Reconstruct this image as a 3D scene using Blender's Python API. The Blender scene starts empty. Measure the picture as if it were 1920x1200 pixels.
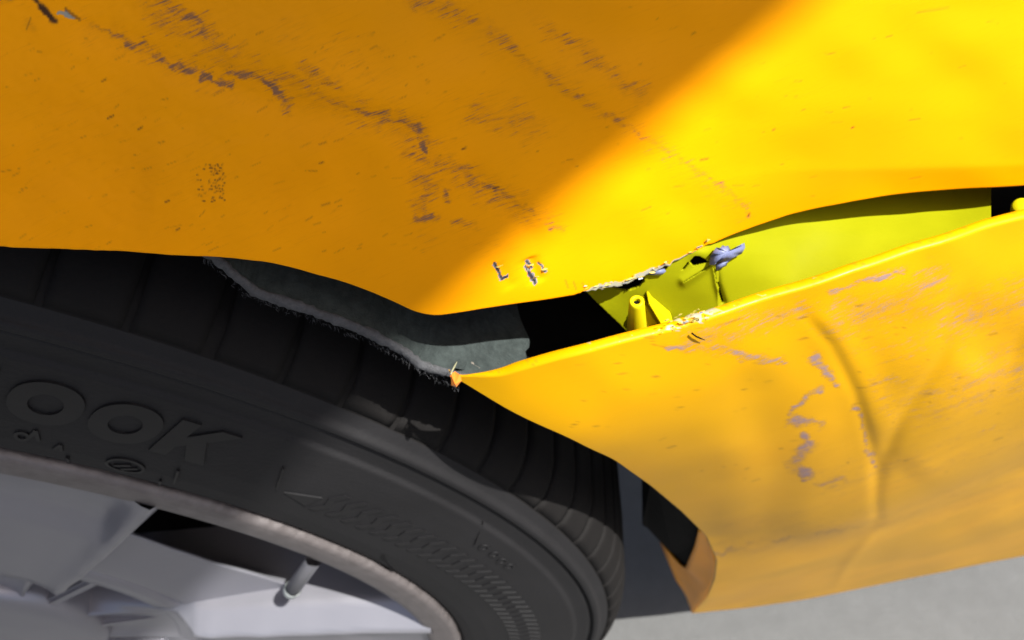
import bpy, bmesh, math, random
import numpy as np
from mathutils import Vector, Matrix

rng = np.random.default_rng(7)
random.seed(7)
SC = bpy.context.scene
COL = SC.collection

# ------------------------------------------------------------------ camera
CAM = np.array([0.266, -0.0985, 0.398])
YAW, PITCH, ROLL, FPX = 0.013, 0.932, -0.005, 1440.0
def cam_axes():
    f = np.array([math.sin(YAW)*math.cos(PITCH), math.cos(YAW)*math.cos(PITCH), -math.sin(PITCH)])
    r = np.cross(f, [0, 0, 1]); r /= np.linalg.norm(r); u = np.cross(r, f)
    c, s = math.cos(ROLL), math.sin(ROLL)
    return c*r+s*u, -s*r+c*u, f
AX_R, AX_U, AX_F = cam_axes()
cd = bpy.data.cameras.new('camera'); cam = bpy.data.objects.new('camera', cd); COL.objects.link(cam)
cd.sensor_width = 36.0; cd.lens = 36.0*FPX/1920.0
cd.clip_start = 0.005; cd.clip_end = 2000.0
cd.dof.use_dof = True; cd.dof.focus_distance = 0.14; cd.dof.aperture_fstop = 28.0
cam.matrix_world = Matrix(((AX_R[0], AX_U[0], -AX_F[0], CAM[0]), (AX_R[1], AX_U[1], -AX_F[1], CAM[1]),
                           (AX_R[2], AX_U[2], -AX_F[2], CAM[2]), (0, 0, 0, 1)))
SC.camera = cam

# ------------------------------------------------------------------ light
SUN = np.array([0.36, -0.24, 1.0]); SUN /= np.linalg.norm(SUN)
EL = math.asin(SUN[2]); AZ = math.atan2(SUN[0], SUN[1])
w = bpy.data.worlds.new('World'); SC.world = w; w.use_nodes = True
nt = w.node_tree; bg = nt.nodes['Background']
sky = nt.nodes.new('ShaderNodeTexSky'); sky.sky_type = 'NISHITA'; sky.sun_disc = False
sky.dust_density = 4.0; sky.ozone_density = 0.4; sky.sun_elevation = EL; sky.sun_rotation = AZ
nt.links.new(sky.outputs[0], bg.inputs[0]); bg.inputs[1].default_value = 0.070
sl = bpy.data.lights.new('sun', 'SUN'); sl.energy = 4.8; sl.angle = math.radians(0.5); sl.color = (1.0, 0.995, 0.95)
so = bpy.data.objects.new('sun', sl); COL.objects.link(so)
so.rotation_euler = Vector(SUN).to_track_quat('Z', 'Y').to_euler(); so.location = (1, -1, 4)
SC.view_settings.view_transform = 'Standard'; SC.view_settings.look = 'None'
SC.view_settings.exposure = 1.36; SC.view_settings.gamma = 1.0; SC.view_settings.use_curve_mapping = False

GZ = -0.318                                            # the ground, seen from the wheel centre

# ------------------------------------------------------------------ helpers
def ray(u, v):
    u = np.asarray(u, float); v = np.asarray(v, float)
    return (AX_R*((u-960)/FPX)[..., None] + AX_U*((600-v)/FPX)[..., None] + AX_F)
def at_y(u, v, y):                                     # the point seen at (u, v) that lies y metres inboard
    d = ray(u, v); t = (np.asarray(y, float)-CAM[1])/d[..., 1]
    return CAM + d*t[..., None]
def px(P):
    q = P-CAM; z = np.maximum(q@AX_F, 1e-3)
    return 960+FPX*(q@AX_R)/z, 600-FPX*(q@AX_U)/z
def hit(u, v, Y, lo=0.03, hi=0.9):                     # where the line of sight meets the surface y = Y(x, z)
    d = ray(u, v); t = np.linspace(lo, hi, 900)
    P = CAM + d[..., None, :]*t[:, None]
    g = P[..., 1]-Y(P[..., 0], P[..., 2])
    i = np.maximum(np.argmax(g > 0, axis=-1), 1)
    g0 = np.take_along_axis(g, (i-1)[..., None], -1)[..., 0]; g1 = np.take_along_axis(g, i[..., None], -1)[..., 0]
    tt = t[i-1]+(t[i]-t[i-1])*(-g0/(g1-g0+1e-12))
    return CAM + d*tt[..., None]
def tps(pts, vals, lam=0.0):
    pts = np.asarray(pts, float); vals = np.asarray(vals, float); n = len(pts)
    m = pts.mean(0); s = pts.std()
    Q = (pts-m)/s
    def phi(r2): return 0.5*r2*np.log(r2+1e-12)
    K = phi(((Q[:, None]-Q[None])**2).sum(2))+lam*np.eye(n)
    Pm = np.c_[np.ones(n), Q]
    A = np.block([[K, Pm], [Pm.T, np.zeros((3, 3))]])
    c = np.linalg.solve(A, np.r_[vals, 0, 0, 0])
    def f(a, b):
        a = (np.asarray(a, float)-m[0])/s; b = (np.asarray(b, float)-m[1])/s
        out = c[n]+c[n+1]*a+c[n+2]*b
        for k in range(n):
            out = out+c[k]*phi((a-Q[k, 0])**2+(b-Q[k, 1])**2)
        return out
    return f
def sstep(a, b, x):
    t = np.clip((x-a)/(b-a), 0, 1); return t*t*(3-2*t)
_perm = rng.random((512, 512))
def vn(a, b, seed=0):                                  # value noise 0..1
    a = np.asarray(a, float)+seed*17.13; b = np.asarray(b, float)+seed*9.71
    i = np.floor(a).astype(int); j = np.floor(b).astype(int); fa = a-i; fb = b-j
    fa = fa*fa*(3-2*fa); fb = fb*fb*(3-2*fb)
    g = lambda x, y: _perm[x % 512, y % 512]
    return (g(i, j)*(1-fa)+g(i+1, j)*fa)*(1-fb)+(g(i, j+1)*(1-fa)+g(i+1, j+1)*fa)*fb
def fbm(a, b, seed=0, o=3):
    s = 0; w_ = 0; k = 1.0
    for n in range(o):
        s = s+vn(a*2**n, b*2**n, seed+n*3)*k; w_ += k; k *= .5
    return s/w_
def streak(u, v, ang, la, lb, seed=0):
    c, s = math.cos(math.radians(ang)), math.sin(math.radians(ang))
    return fbm((u*c-v*s)/la, (u*s+v*c)/lb, seed, 3)
def dseg(u, v, pts):                                   # distance to a polyline
    d = np.full(u.shape, 1e9)
    for (a, b), (c, e) in zip(pts[:-1], pts[1:]):
        L2 = (c-a)**2+(e-b)**2+1e-9
        t = np.clip(((u-a)*(c-a)+(v-b)*(e-b))/L2, 0, 1)
        d = np.minimum(d, np.hypot(u-a-t*(c-a), v-b-t*(e-b)))
    return d
def crease(u, v, pts, wd):                             # a ridge that dies away at both ends
    L = [0.0]
    for (a, b), (c, e) in zip(pts[:-1], pts[1:]): L.append(L[-1]+math.hypot(c-a, e-b))
    d = np.full(u.shape, 1e9); tt = np.zeros(u.shape)
    for k, ((a, b), (c, e)) in enumerate(zip(pts[:-1], pts[1:])):
        L2 = (c-a)**2+(e-b)**2+1e-9; t = np.clip(((u-a)*(c-a)+(v-b)*(e-b))/L2, 0, 1)
        q = np.hypot(u-a-t*(c-a), v-b-t*(e-b)); m = q < d
        d = np.where(m, q, d); tt = np.where(m, (L[k]+t*(L[k+1]-L[k]))/L[-1], tt)
    return np.exp(-(d/wd)**2)*sstep(0, .18, tt)*sstep(1, .82, tt)
def inpoly(u, v, poly):
    r = np.zeros(u.shape, bool); n = len(poly)
    for k in range(n):
        x0, y0 = poly[k]; x1, y1 = poly[(k+1) % n]
        if y0 == y1: continue
        c = ((y0 > v) != (y1 > v)) & (u < (x1-x0)*(v-y0)/(y1-y0)+x0)
        r ^= c
    return r
def interp_poly(pts, n):
    pts = np.asarray(pts, float); s = np.r_[0, np.cumsum(np.linalg.norm(np.diff(pts, axis=0), axis=1))]
    t = np.linspace(0, s[-1], n)
    return np.stack([np.interp(t, s, pts[:, k]) for k in range(pts.shape[1])], 1)
def smooth1(a, n):
    k = np.hanning(2*n+3)[1:-1]; k /= k.sum()
    pad = np.pad(a, ((n, n),)+((0, 0),)*(a.ndim-1), mode='reflect', reflect_type='odd')
    return np.stack([np.convolve(pad[:, i], k, 'valid') for i in range(a.shape[1])], 1)

def link(name, me, mat, parent=None):
    o = bpy.data.objects.new(name, me); COL.objects.link(o)
    if mat is not None: me.materials.append(mat)
    if parent is not None:
        o.parent = parent
        base = parent
        off = Vector((0, 0, 0))
        while base is not None:
            off += base.location; base = base.parent
        o.location = -off
    return o
def grid_mesh(name, G, keep=None, attr=None, smooth=True, closed=False):
    nu, nv = G.shape[:2]
    me = bpy.data.meshes.new(name)
    idx = np.arange(nu*nv).reshape(nu, nv)
    if closed: idx = np.vstack([idx, idx[:1]])
    q = np.stack([idx[:-1, :-1], idx[1:, :-1], idx[1:, 1:], idx[:-1, 1:]], -1).reshape(-1, 4)
    if keep is not None: q = q[keep.reshape(-1)]
    me.vertices.add(nu*nv); me.vertices.foreach_set('co', G.reshape(-1).astype(np.float32))
    me.loops.add(len(q)*4); me.loops.foreach_set('vertex_index', q.reshape(-1).astype(np.int32))
    me.polygons.add(len(q)); me.polygons.foreach_set('loop_start', np.arange(0, len(q)*4, 4, dtype=np.int32))
    me.polygons.foreach_set('use_smooth', np.full(len(q), smooth))
    if attr is not None:
        ca = me.color_attributes.new('marks', 'FLOAT_COLOR', 'POINT')
        A = np.ones((nu*nv, 4), np.float32); A[:, :attr.shape[-1]] = attr.reshape(nu*nv, -1)
        ca.data.foreach_set('color', A.reshape(-1))
    me.update(calc_edges=True); me.validate()
    return me
def grid(name, G, mat, parent=None, **k):
    return link(name, grid_mesh(name, G, **k), mat, parent)
def pyobj(name, V, F, mat, parent=None, smooth=False):
    me = bpy.data.meshes.new(name); me.from_pydata([tuple(map(float, v)) for v in V], [], F)
    if smooth: me.polygons.foreach_set('use_smooth', [True]*len(me.polygons))
    me.update(); return link(name, me, mat, parent)
def prism(name, poly, depth, mat, parent=None, bev=0.0, smooth=False):   # polygon (list of 3-D points) given thickness along a vector
    bm = bmesh.new(); d = Vector(depth)
    a = [bm.verts.new(Vector(map(float, p))) for p in poly]; b = [bm.verts.new(Vector(map(float, p))+d) for p in poly]
    n = len(poly)
    bm.faces.new(a); bm.faces.new(b[::-1])
    for i in range(n): bm.faces.new((a[i], b[i], b[(i+1) % n], a[(i+1) % n]))
    bmesh.ops.recalc_face_normals(bm, faces=bm.faces)
    if bev: bmesh.ops.bevel(bm, geom=list(bm.edges), offset=bev, segments=2, affect='EDGES', clamp_overlap=True)
    me = bpy.data.meshes.new(name); bm.to_mesh(me); bm.free()
    if smooth: me.polygons.foreach_set('use_smooth', [True]*len(me.polygons))
    return link(name, me, mat, parent)
def lathe(name, prof, n, mat, parent=None, a0=0, a1=2*math.pi, wob=None):
    full = abs(a1-a0-2*math.pi) < 1e-6
    th = np.linspace(a0, a1, n, endpoint=not full)
    pr = np.asarray(prof, float)
    G = np.stack([pr[None, :, 0]*np.cos(th)[:, None], np.repeat(pr[None, :, 1], n, 0), pr[None, :, 0]*np.sin(th)[:, None]], -1)
    if wob is not None: G = wob(G, th)
    return grid(name, G, mat, parent, closed=full)
def dense(prof, m=6):
    p = np.asarray(prof, float); return interp_poly(p, len(p)*m)

# ------------------------------------------------------------------ materials
class NT:
    def __init__(s, name):
        s.m = bpy.data.materials.new(name); s.m.use_nodes = True; s.t = s.m.node_tree
        s.p = s.t.nodes['Principled BSDF']
    def n(s, typ, **k):
        nd = s.t.nodes.new(typ)
        for a, b in k.items(): setattr(nd, a, b)
        return nd
    def l(s, a, b): s.t.links.new(a, b)
    def val(s, sock, v):
        if hasattr(v, 'is_linked') or isinstance(v, bpy.types.NodeSocket): s.l(v, sock)
        else: sock.default_value = v
    def obj(s, scale=(1, 1, 1), rot=(0, 0, 0)):
        tc = s.n('ShaderNodeTexCoord'); mp = s.n('ShaderNodeMapping')
        mp.vector_type = 'TEXTURE'
        mp.inputs['Scale'].default_value = tuple(1/q for q in scale); mp.inputs['Rotation'].default_value = rot
        s.l(tc.outputs['Object'], mp.inputs['Vector']); return mp.outputs[0]
    def noise(s, vec, scale, detail=4, rough=.55):
        nd = s.n('ShaderNodeTexNoise'); nd.inputs['Scale'].default_value = scale
        nd.inputs['Detail'].default_value = detail; nd.inputs['Roughness'].default_value = rough
        s.l(vec, nd.inputs['Vector']); return nd.outputs['Fac']
    def ramp(s, f, a, b, c0=0.0, c1=1.0):
        nd = s.n('ShaderNodeMapRange'); nd.interpolation_type = 'SMOOTHSTEP'
        s.l(f, nd.inputs[0]); nd.inputs[1].default_value = a; nd.inputs[2].default_value = b
        nd.inputs[3].default_value = c0; nd.inputs[4].default_value = c1; return nd.outputs[0]
    def math(s, op, a, b=0.0):
        nd = s.n('ShaderNodeMath', operation=op); s.val(nd.inputs[0], a); s.val(nd.inputs[1], b); return nd.outputs[0]
    def mix(s, f, a, b):
        nd = s.n('ShaderNodeMix', data_type='RGBA')
        s.val(nd.inputs[0], f)
        for sock, v in ((nd.inputs[6], a), (nd.inputs[7], b)):
            if isinstance(v, tuple): sock.default_value = (*v, 1)
            else: s.l(v, sock)
        return nd.outputs[2]
    def bump(s, h, strength=.3, dist=.001):
        nd = s.n('ShaderNodeBump'); nd.inputs['Strength'].default_value = strength; nd.inputs['Distance'].default_value = dist
        s.l(h, nd.inputs['Height']); s.l(nd.outputs[0], s.p.inputs['Normal'])
    def set(s, **k):
        for a, v in k.items():
            sock = s.p.inputs[a.replace('_', ' ')]
            if isinstance(v, tuple): sock.default_value = (*v, 1)
            else: s.val(sock, v)

YEL = (0.83, 0.305, 0.0003)
def paint(name, ang, base=YEL, worn=.45, coat=.0, spec=.06, prim=((.075, .046, .038), (.135, .088, .082))):
    k = NT(name); at = k.n('ShaderNodeVertexColor', layer_name='marks'); sp = k.n('ShaderNodeSeparateColor')
    k.l(at.outputs[0], sp.inputs[0])
    st = k.obj((230, 230, 3600), (0, math.radians(ang), 0)); big = k.obj((1, 1, 1))
    n1 = k.noise(st, 1.0, 5, .65)
    n2 = k.noise(big, 28, 4, .6)
    n3 = k.noise(big, 2600, 3, .6)
    n5 = k.noise(big, 11, 3, .5)
    c = k.mix(k.ramp(n2, .35, .7), base, (base[0]*.94, base[1]*.91, base[2]))
    c = k.mix(k.ramp(n5, .40, .66), c, (base[0]*.82, base[1]*.84, base[2]))
    c = k.mix(k.math('MULTIPLY', k.ramp(n1, .52, .80), worn*.55), c, (base[0]*.62, base[1]*.56, .003))
    n4 = k.noise(big, 520, 4, .65)
    gate = k.ramp(sp.outputs[0], 0, .2)
    nz = k.math('ADD', k.math('MULTIPLY', k.math('SUBTRACT', n1, .5), 2.1), k.math('MULTIPLY', k.math('SUBTRACT', n4, .5), .9))
    wear = k.ramp(k.math('ADD', sp.outputs[0], k.math('MULTIPLY', nz, gate)), .36, .92)
    c = k.mix(k.math('MULTIPLY', k.ramp(k.math('ADD', sp.outputs[0], k.math('MULTIPLY', nz, k.math('MULTIPLY', gate, .35))), .06, .55), .42), c, (base[0]*.50, base[1]*.50, .006))
    c = k.mix(k.math('MULTIPLY', wear, .80), c, k.mix(n4, *prim))
    bare = k.ramp(k.math('ADD', sp.outputs[2], k.math('MULTIPLY', k.math('SUBTRACT', n3, .5), .25)), .35, .6)
    c = k.mix(bare, c, k.mix(k.ramp(n2, .3, .6), (.20, .205, .24), (.36, .33, .17)))
    c = k.mix(k.math('MULTIPLY', sp.outputs[1], .95), c, (.018, .012, .012))
    rgh = k.math('ADD', .30, k.math('MULTIPLY', k.math('ADD', wear, k.math('MULTIPLY', n1, .4)), .35))
    k.set(Base_Color=c, Roughness=rgh, Coat_Weight=coat, Coat_Roughness=.16, IOR=1.45)
    h = k.math('ADD', k.math('MULTIPLY', n1, .6), k.math('ADD', k.math('MULTIPLY', n3, .15), k.math('MULTIPLY', k.math('ADD', wear, sp.outputs[1]), -.8)))
    k.p.inputs['Specular IOR Level'].default_value = spec
    k.bump(h, .22, .0002)
    return k.m
M_FEND = paint('scuffed yellow paint', -14)
M_BUMP = paint('scuffed yellow bumper paint', -22, base=(.57, .278, .0003), worn=.3, coat=.02, spec=.10, prim=((.13, .095, .135), (.24, .18, .22)))

def simple(name, col, rough=.5, metal=0.0, var=.15, vs=60, bs=.15, bd=.0005, spec=.5, fine=900):
    k = NT(name); v = k.obj(); n = k.noise(v, vs, 5, .6); f = k.noise(v, fine, 3, .6)
    c = k.mix(n, tuple(x*(1-var) for x in col), tuple(min(1, x*(1+var)) for x in col))
    k.set(Base_Color=c, Roughness=k.math('ADD', rough-.08, k.math('MULTIPLY', n, .16)), Metallic=metal)
    k.p.inputs['Specular IOR Level'].default_value = spec
    k.bump(f, bs, bd); return k.m
M_RUB = simple('tyre rubber', (.0125, .0118, .0125), .66, spec=.16, var=.42, vs=26, bs=.4, bd=.0004, fine=700)
M_TREAD = simple('tread rubber', (.0092, .0083, .0080), .75, spec=.08, var=.3, vs=80, bs=.3, bd=.0003)
M_LETTER = simple('smooth raised rubber', (.0075, .007, .0078), .5, spec=.2, var=.2, bs=.05)
M_BLACK = simple('black plastic', (.004, .0036, .0036), .7, var=.3, spec=.12)
M_DARK = simple('near black', (.0025, .0021, .0019), .9, var=.3, spec=.1)  # near-black standing in for shade in cavities; also the lower liner and splinter
M_ALLOY = simple('silver wheel paint', (.205, .20, .222), .36, metal=.50, var=.05, vs=30, bs=.04, fine=1500)
M_LIP = NT('machined rim edge')
_v = M_LIP.obj(); _n = M_LIP.noise(_v, 150, 5, .7); _f = M_LIP.noise(_v, 1100, 4, .7)
M_LIP.set(Base_Color=M_LIP.mix(_n, (.045, .036, .034), (.19, .168, .165)), Roughness=.5, Metallic=.3); M_LIP.bump(_f, .5, .0004)
M_LIP = M_LIP.m
M_CHROME = simple('valve metal', (.55, .58, .56), .35, metal=.2, var=.1)
M_INNER = simple('greenish yellow primer plastic', (.205, .203, .0025), .55, spec=.02, var=.10, vs=90, bs=.12, bd=.0002)
M_BOSS = simple('moulded yellow plastic', (.50, .43, .003), .45, spec=.08, var=.05, vs=120, bs=.1, bd=.0002)
M_BLUE = simple('bare blue grey plastic', (.115, .13, .235), .5, var=.25, vs=300, bs=.3, bd=.0002)
M_FLAKE = simple('curled paint flake', (.55, .44, .10), .5, spec=.3, var=.25, vs=700)
M_FLAKE2 = simple('grey plastic chip', (.42, .44, .50), .5, var=.25, vs=700)
M_FELT = NT('grey felt liner')
_v = M_FELT.obj(); _a = M_FELT.noise(M_FELT.obj((260, 260, 900), (0, .5, 0)), 1.2, 6, .7); _b = M_FELT.noise(_v, 70, 4, .6); _c = M_FELT.noise(_v, 2200, 3, .7)
M_FELT.set(Base_Color=M_FELT.mix(_a, M_FELT.mix(_b, (.0025, .003, .0025), (.010, .0125, .0125)), (.058, .070, .067)), Roughness=.95)
M_FELT.p.inputs['Specular IOR Level'].default_value = .1
M_FELT.bump(M_FELT.math('ADD', _a, M_FELT.math('MULTIPLY', _c, .5)), .8, .0006); M_FELT = M_FELT.m
M_EDGE = NT('frayed felt edge')
_v = M_EDGE.obj(); _a = M_EDGE.noise(M_EDGE.obj((900, 500, 900)), 1.2, 6, .75); _b = M_EDGE.noise(_v, 200, 4, .6)
M_EDGE.set(Base_Color=M_EDGE.mix(_a, (.014, .014, .015), M_EDGE.mix(_b, (.06, .06, .063), (.15, .15, .16))), Roughness=.95)
M_EDGE.bump(_a, .9, .0008); M_EDGE = M_EDGE.m
M_STRAW = simple('dry stalk', (.20, .19, .11), .8)
M_ORANGE = simple('bent orange paint', (.72, .22, .03), .35, var=.2, vs=300)
GR = NT('concrete ground')
_v = GR.obj(); _a = GR.noise(_v, 14, 7, .7); _b = GR.noise(_v, 320, 5, .7); _c = GR.noise(_v, 60, 4, .6)
GR.set(Base_Color=GR.mix(GR.math('MULTIPLY', GR.math('ADD', _a, _c), .5), (.053, .052, .050), (.098, .097, .096)), Roughness=.85)
GR.bump(GR.math('ADD', _b, _c), .5, .002); M_GROUND = GR.m
M_SHADE_SLAB = simple('painted sheet', (.35, .35, .34), .6, vs=3)

# ------------------------------------------------------------------ setting
gv = [(-400, -400, GZ), (400, -400, GZ), (400, 400, GZ), (-400, 400, GZ)]
g = pyobj('ground', gv, [(0, 1, 2, 3)], M_GROUND); g['kind'] = 'structure'

# ------------------------------------------------------------------ the car
car = bpy.data.objects.new('damaged_car', None); COL.objects.link(car); car.location = (0.3, 0.1, GZ)
car['label'] = 'yellow car with its front bumper torn away from the scuffed wing above the wheel'; car['category'] = 'car'

# ---- front wing (upper panel)
SWX, SWZ = np.array([.2, .8]), np.array([.1, .1])         # swage line, traced below
def YU(x, z):
    a = np.where(x > .251, .235, .30)*(x-.251)
    a = .001+.245*(x-.251)-.050*np.sqrt((x-.251)**2+.02**2)+.050*.02
    h = z-.265
    hr = np.maximum(h, -.02)
    g_ = .26*hr+1.5*hr*np.abs(hr)
    k = sstep(.30, .345, x)                              # below the swage line the right end turns upright
    sw = np.interp(x, SWX, SWZ)-.265
    g_ = g_+k*.20*(np.sqrt((sw-h)**2+.0006**2)+sw-h)*.5
    return a+g_
_sw = hit(np.array([1430., 1700., 1920.]), np.array([325., 318., 312.]), YU)
SWX = np.r_[.2, _sw[:, 0], .8]; SWZ = np.r_[_sw[0, 2], _sw[:, 2], _sw[2, 2]]
lip_px = np.array([(-60, 455), (0, 458), (150, 466), (280, 470), (370, 475), (440, 482), (500, 490), (550, 501), (600, 516), (650, 531), (700, 549), (740, 566), (775, 583),
                   (800, 589), (822, 590), (850, 585), (900, 576), (960, 567), (1030, 557), (1100, 546), (1150, 537), (1180, 530), (1215, 516), (1250, 500), (1290, 480), (1330, 460),
                   (1370, 443), (1420, 424), (1480, 404), (1540, 389), (1600, 377), (1660, 369), (1720, 363), (1800, 357), (1860, 353), (1920, 348), (2000, 340)], float)
NL = 900
uu = np.linspace(-60, 2000, NL)
# densely interpolated, then slightly smoothed lip line; the crushed length is ragged
from_lip = np.interp(uu, lip_px[:, 0], lip_px[:, 1])
from_lip = smooth1(from_lip[:, None], 7)[:, 0]
rag = sstep(1060, 1110, uu)*(1-sstep(1310, 1350, uu))
from_lip = from_lip+rag*((fbm(uu/14, uu*0, 3)-.5)*13+(fbm(uu/5, uu*0, 5)-.5)*6)
LP = hit(uu, from_lip, YU)
LP = LP[np.argsort(LP[:, 0])]
# the rest of the lip outside the picture: round the arch at the left, level at the right
xl0, zl0 = LP[0, 0], LP[0, 2]; r0 = math.hypot(xl0, zl0)
aa = np.linspace(math.pi*.92, math.atan2(zl0, xl0), 46)[:-1]
left = np.stack([r0*np.cos(aa), r0*np.sin(aa)], 1)
right = np.stack([np.linspace(LP[-1, 0], .75, 26)[1:], np.full(25, LP[-1, 2])], 1)
edge = np.vstack([left, LP[:, [0, 2]], right])
NU = len(edge)
hz = np.r_[np.linspace(0, .088, 300), np.linspace(.088, .20, 30)[1:]]
X = np.repeat(edge[:, :1], len(hz), 1)
fade = np.clip(hz/.088, 0, 1)
Z = edge[:, 1:]+hz[None]
Z = np.where(edge[:, 1:] < .2, edge[:, 1:]+hz[None]*((.46-edge[:, 1:])/.20), Z)
Yv = YU(X, Z)
G = np.stack([X, Yv, Z], -1)
u, v = px(G)
infr = (u > -150) & (u < 2100) & (v > -200) & (v < 800)
# dents: slow waves of the crushed metal plus a few pressed creases
den = (fbm(u/210, v/150, 11, 2)-.5)*.0022*infr
for pts, wd, amp in [([(60, 20), (250, 90), (430, 165), (560, 215), (700, 220), (790, 260), (800, 320)], 34, .0007),
                     ([(480, 60), (560, 130), (720, 190), (860, 210)], 40, -.0006), ([(560, 330), (700, 250), (800, 400)], 60, -.0006),
                     ([(850, 300), (960, 390), (1010, 470)], 28, .0005), ([(930, 490), (960, 540)], 14, .00025), ([(990, 480), (1010, 530)], 14, .0006),
                     ([(0, 300), (300, 360)], 90, .0006)]:
    den += amp*crease(u, v, pts, wd)
den += infr*(fbm(u/26, v/18, 31, 2)-.5)*.00022*sstep(900, 300, u)
G[..., 1] += den
# marks on the paint
def blank(u): return np.zeros(u.shape+(3,), np.float32)
A = blank(u)
S1 = streak(u, v, 16, 34, 5, 41); S2 = streak(u, v, 11, 60, 4.5, 43)
def scuff(strokes, S, A, ch=0, hard=.30, bias=1.0):
    tot = np.zeros(u.shape)
    wu = u+(fbm(u/17, v/17, 201)-.5)*22+(fbm(u/6, v/6, 205)-.5)*7; wv_ = v+(fbm(u/17, v/17, 203)-.5)*18+(fbm(u/6, v/6, 207)-.5)*6
    wk = .55+.9*fbm(u/23, v/23, 209)
    for pts, wd, s in strokes:
        tot = np.maximum(tot, s*np.exp(-(dseg(wu, wv_, pts)/(wd*wk))**2))
    m = np.clip(tot*(.45+1.1*(S-.25)), 0, 1)
    A[..., ch] = np.maximum(A[..., ch], m); return tot
scuff([([(165, 55), (215, 72), (245, 88)], 8, .72), ([(240, 92), (270, 86)], 8, .95), ([(290, 108), (345, 130)], 8, .75), ([(325, 125), (355, 134)], 10, .95), ([(375, 148), (430, 165)], 7, 1.2),
       ([(345, 30), (380, 45)], 9, .8), ([(300, 5), (345, 30), (420, 88)], 16, .66), ([(300, 45), (380, 70), (410, 85)], 26, .56),
       ([(420, 130), (480, 150), (520, 172), (540, 203)], 13, .98), ([(490, 155), (535, 195)], 9, 1.15), ([(560, 120), (640, 160)], 16, .55),
       ([(610, 190), (690, 212), (730, 205)], 9, .78), ([(700, 215), (760, 228), (795, 245)], 13, .80), ([(785, 235), (795, 262)], 13, .9), ([(792, 260), (797, 282), (800, 285)], 6, 1.3),
       ([(760, 290), (800, 300)], 14, .72), ([(780, 330), (815, 350), (785, 385)], 18, .62), ([(785, 412), (815, 408)], 9, .78), ([(835, 355), (842, 378)], 7, .8),
       ([(830, 305), (870, 318), (890, 350)], 14, .72), ([(905, 348), (930, 354)], 8, .95), ([(850, 420), (890, 425)], 10, .6),
       ([(940, 360), (965, 378), (1000, 398)], 7, .75), ([(520, 140), (620, 190), (640, 200)], 26, .50),
       ([(150, 50), (260, 95), (350, 135), (430, 165)], 34, .30), ([(300, 20), (400, 90), (520, 160), (640, 200), (760, 235), (800, 300), (890, 350), (1000, 400)], 46, .40), ([(540, 60), (700, 130)], 60, .22), ([(0, 200), (500, 380)], 150, .12), ([(780, 300), (800, 440)], 34, .28)], S1, A)
scuff([([(770, 0), (850, 25), (910, 55)], 22, .46), ([(900, 50), (960, 90), (1000, 125)], 16, .50), ([(990, 115), (1060, 165)], 13, .52), ([(1050, 160), (1110, 195)], 14, .54), ([(1110, 195), (1185, 235)], 12, .54),
       ([(1030, 60), (1080, 85), (1120, 110)], 20, .48), ([(1100, 105), (1200, 170)], 20, .54), ([(1180, 232), (1260, 290), (1330, 335)], 9, .50), ([(1320, 330), (1380, 370), (1404, 402)], 6, .60),
       ([(900, 210), (1000, 240)], 40, .46), ([(1030, 420), (1060, 432)], 8, .6), ([(0, 3), (20, 3)], 12, .9), ([(780, 0), (1000, 120), (1190, 240), (1400, 400)], 34, .27), ([(1000, 40), (1200, 180)], 34, .25), ([(840, 190), (1010, 230)], 40, .25), ([(820, 420), (1000, 500)], 50, .18)], S2, A)
A[..., 0] *= infr
# small dark nicks that run with the scuffs
sp = np.zeros(u.shape)
nick = []
for k in range(230):
    cu = random.uniform(0, 830)**1.0; cv = random.uniform(60, 470); L = random.choice([5, 7, 9, 14, 20]); an = math.radians(random.gauss(22, 9))
    nick.append((cu, cv, L, an, random.uniform(.08, .6)**1.5, random.uniform(.8, 1.5)))
for k in range(60):
    cu = random.uniform(820, 1900); cv = random.uniform(10, 420); nick.append((cu, cv, random.choice([3, 5, 12, 20]), math.radians(random.gauss(11, 5)), random.uniform(.15, .45), 1.2))
for (a, b, L, an, s) in [(205, 224, 12, 25, .9), (262, 242, 10, 35, .9), (315, 373, 8, 25, .9), (335, 425, 7, 30, .8), (193, 155, 9, 30, .8), (870, 277, 8, 25, .9), (603, 304, 7, 20, .8), (1320, 298, 14, 10, .7), (1598, 238, 4, 30, .9),
                         (1450, 242, 4, 30, .7), (605, 268, 14, 20, .5), (610, 386, 16, 18, .5), (930, 352, 10, 15, .8), (1404, 404, 6, 60, .9), (1750, 20, 60, 7, .35), (50, 50, 24, 70, .5), (1300, 62, 8, 30, .5)]:
    nick.append((a, b, L, math.radians(an), s, 1.6))
for r_ in range(13):                                     # the cluster of little pock marks
    for c_ in range(9):
        if random.random() < .62:
            nick.append((398+c_*3.0+random.gauss(0, 1.2)-abs(r_-7)*.3+ (0 if random.random() < .8 else -26), 306+r_*5.6+random.gauss(0, .8), 2.0, math.radians(15), .9, 1.25))
for cu, cv, L, an, s, wd in nick:
    m = (np.abs(u-cu) < L*.5+6) & (np.abs(v-cv) < L*.5+6)
    if not m.any(): continue
    du, dv = math.cos(an)*L*.5, -math.sin(an)*L*.5
    sp[m] = np.maximum(sp[m], s*np.exp(-(dseg(u[m], v[m], [(cu-du, cv-dv), (cu+du, cv+dv)])/wd)**2))
A[..., 1] = np.maximum(A[..., 1], sp*infr)
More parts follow.
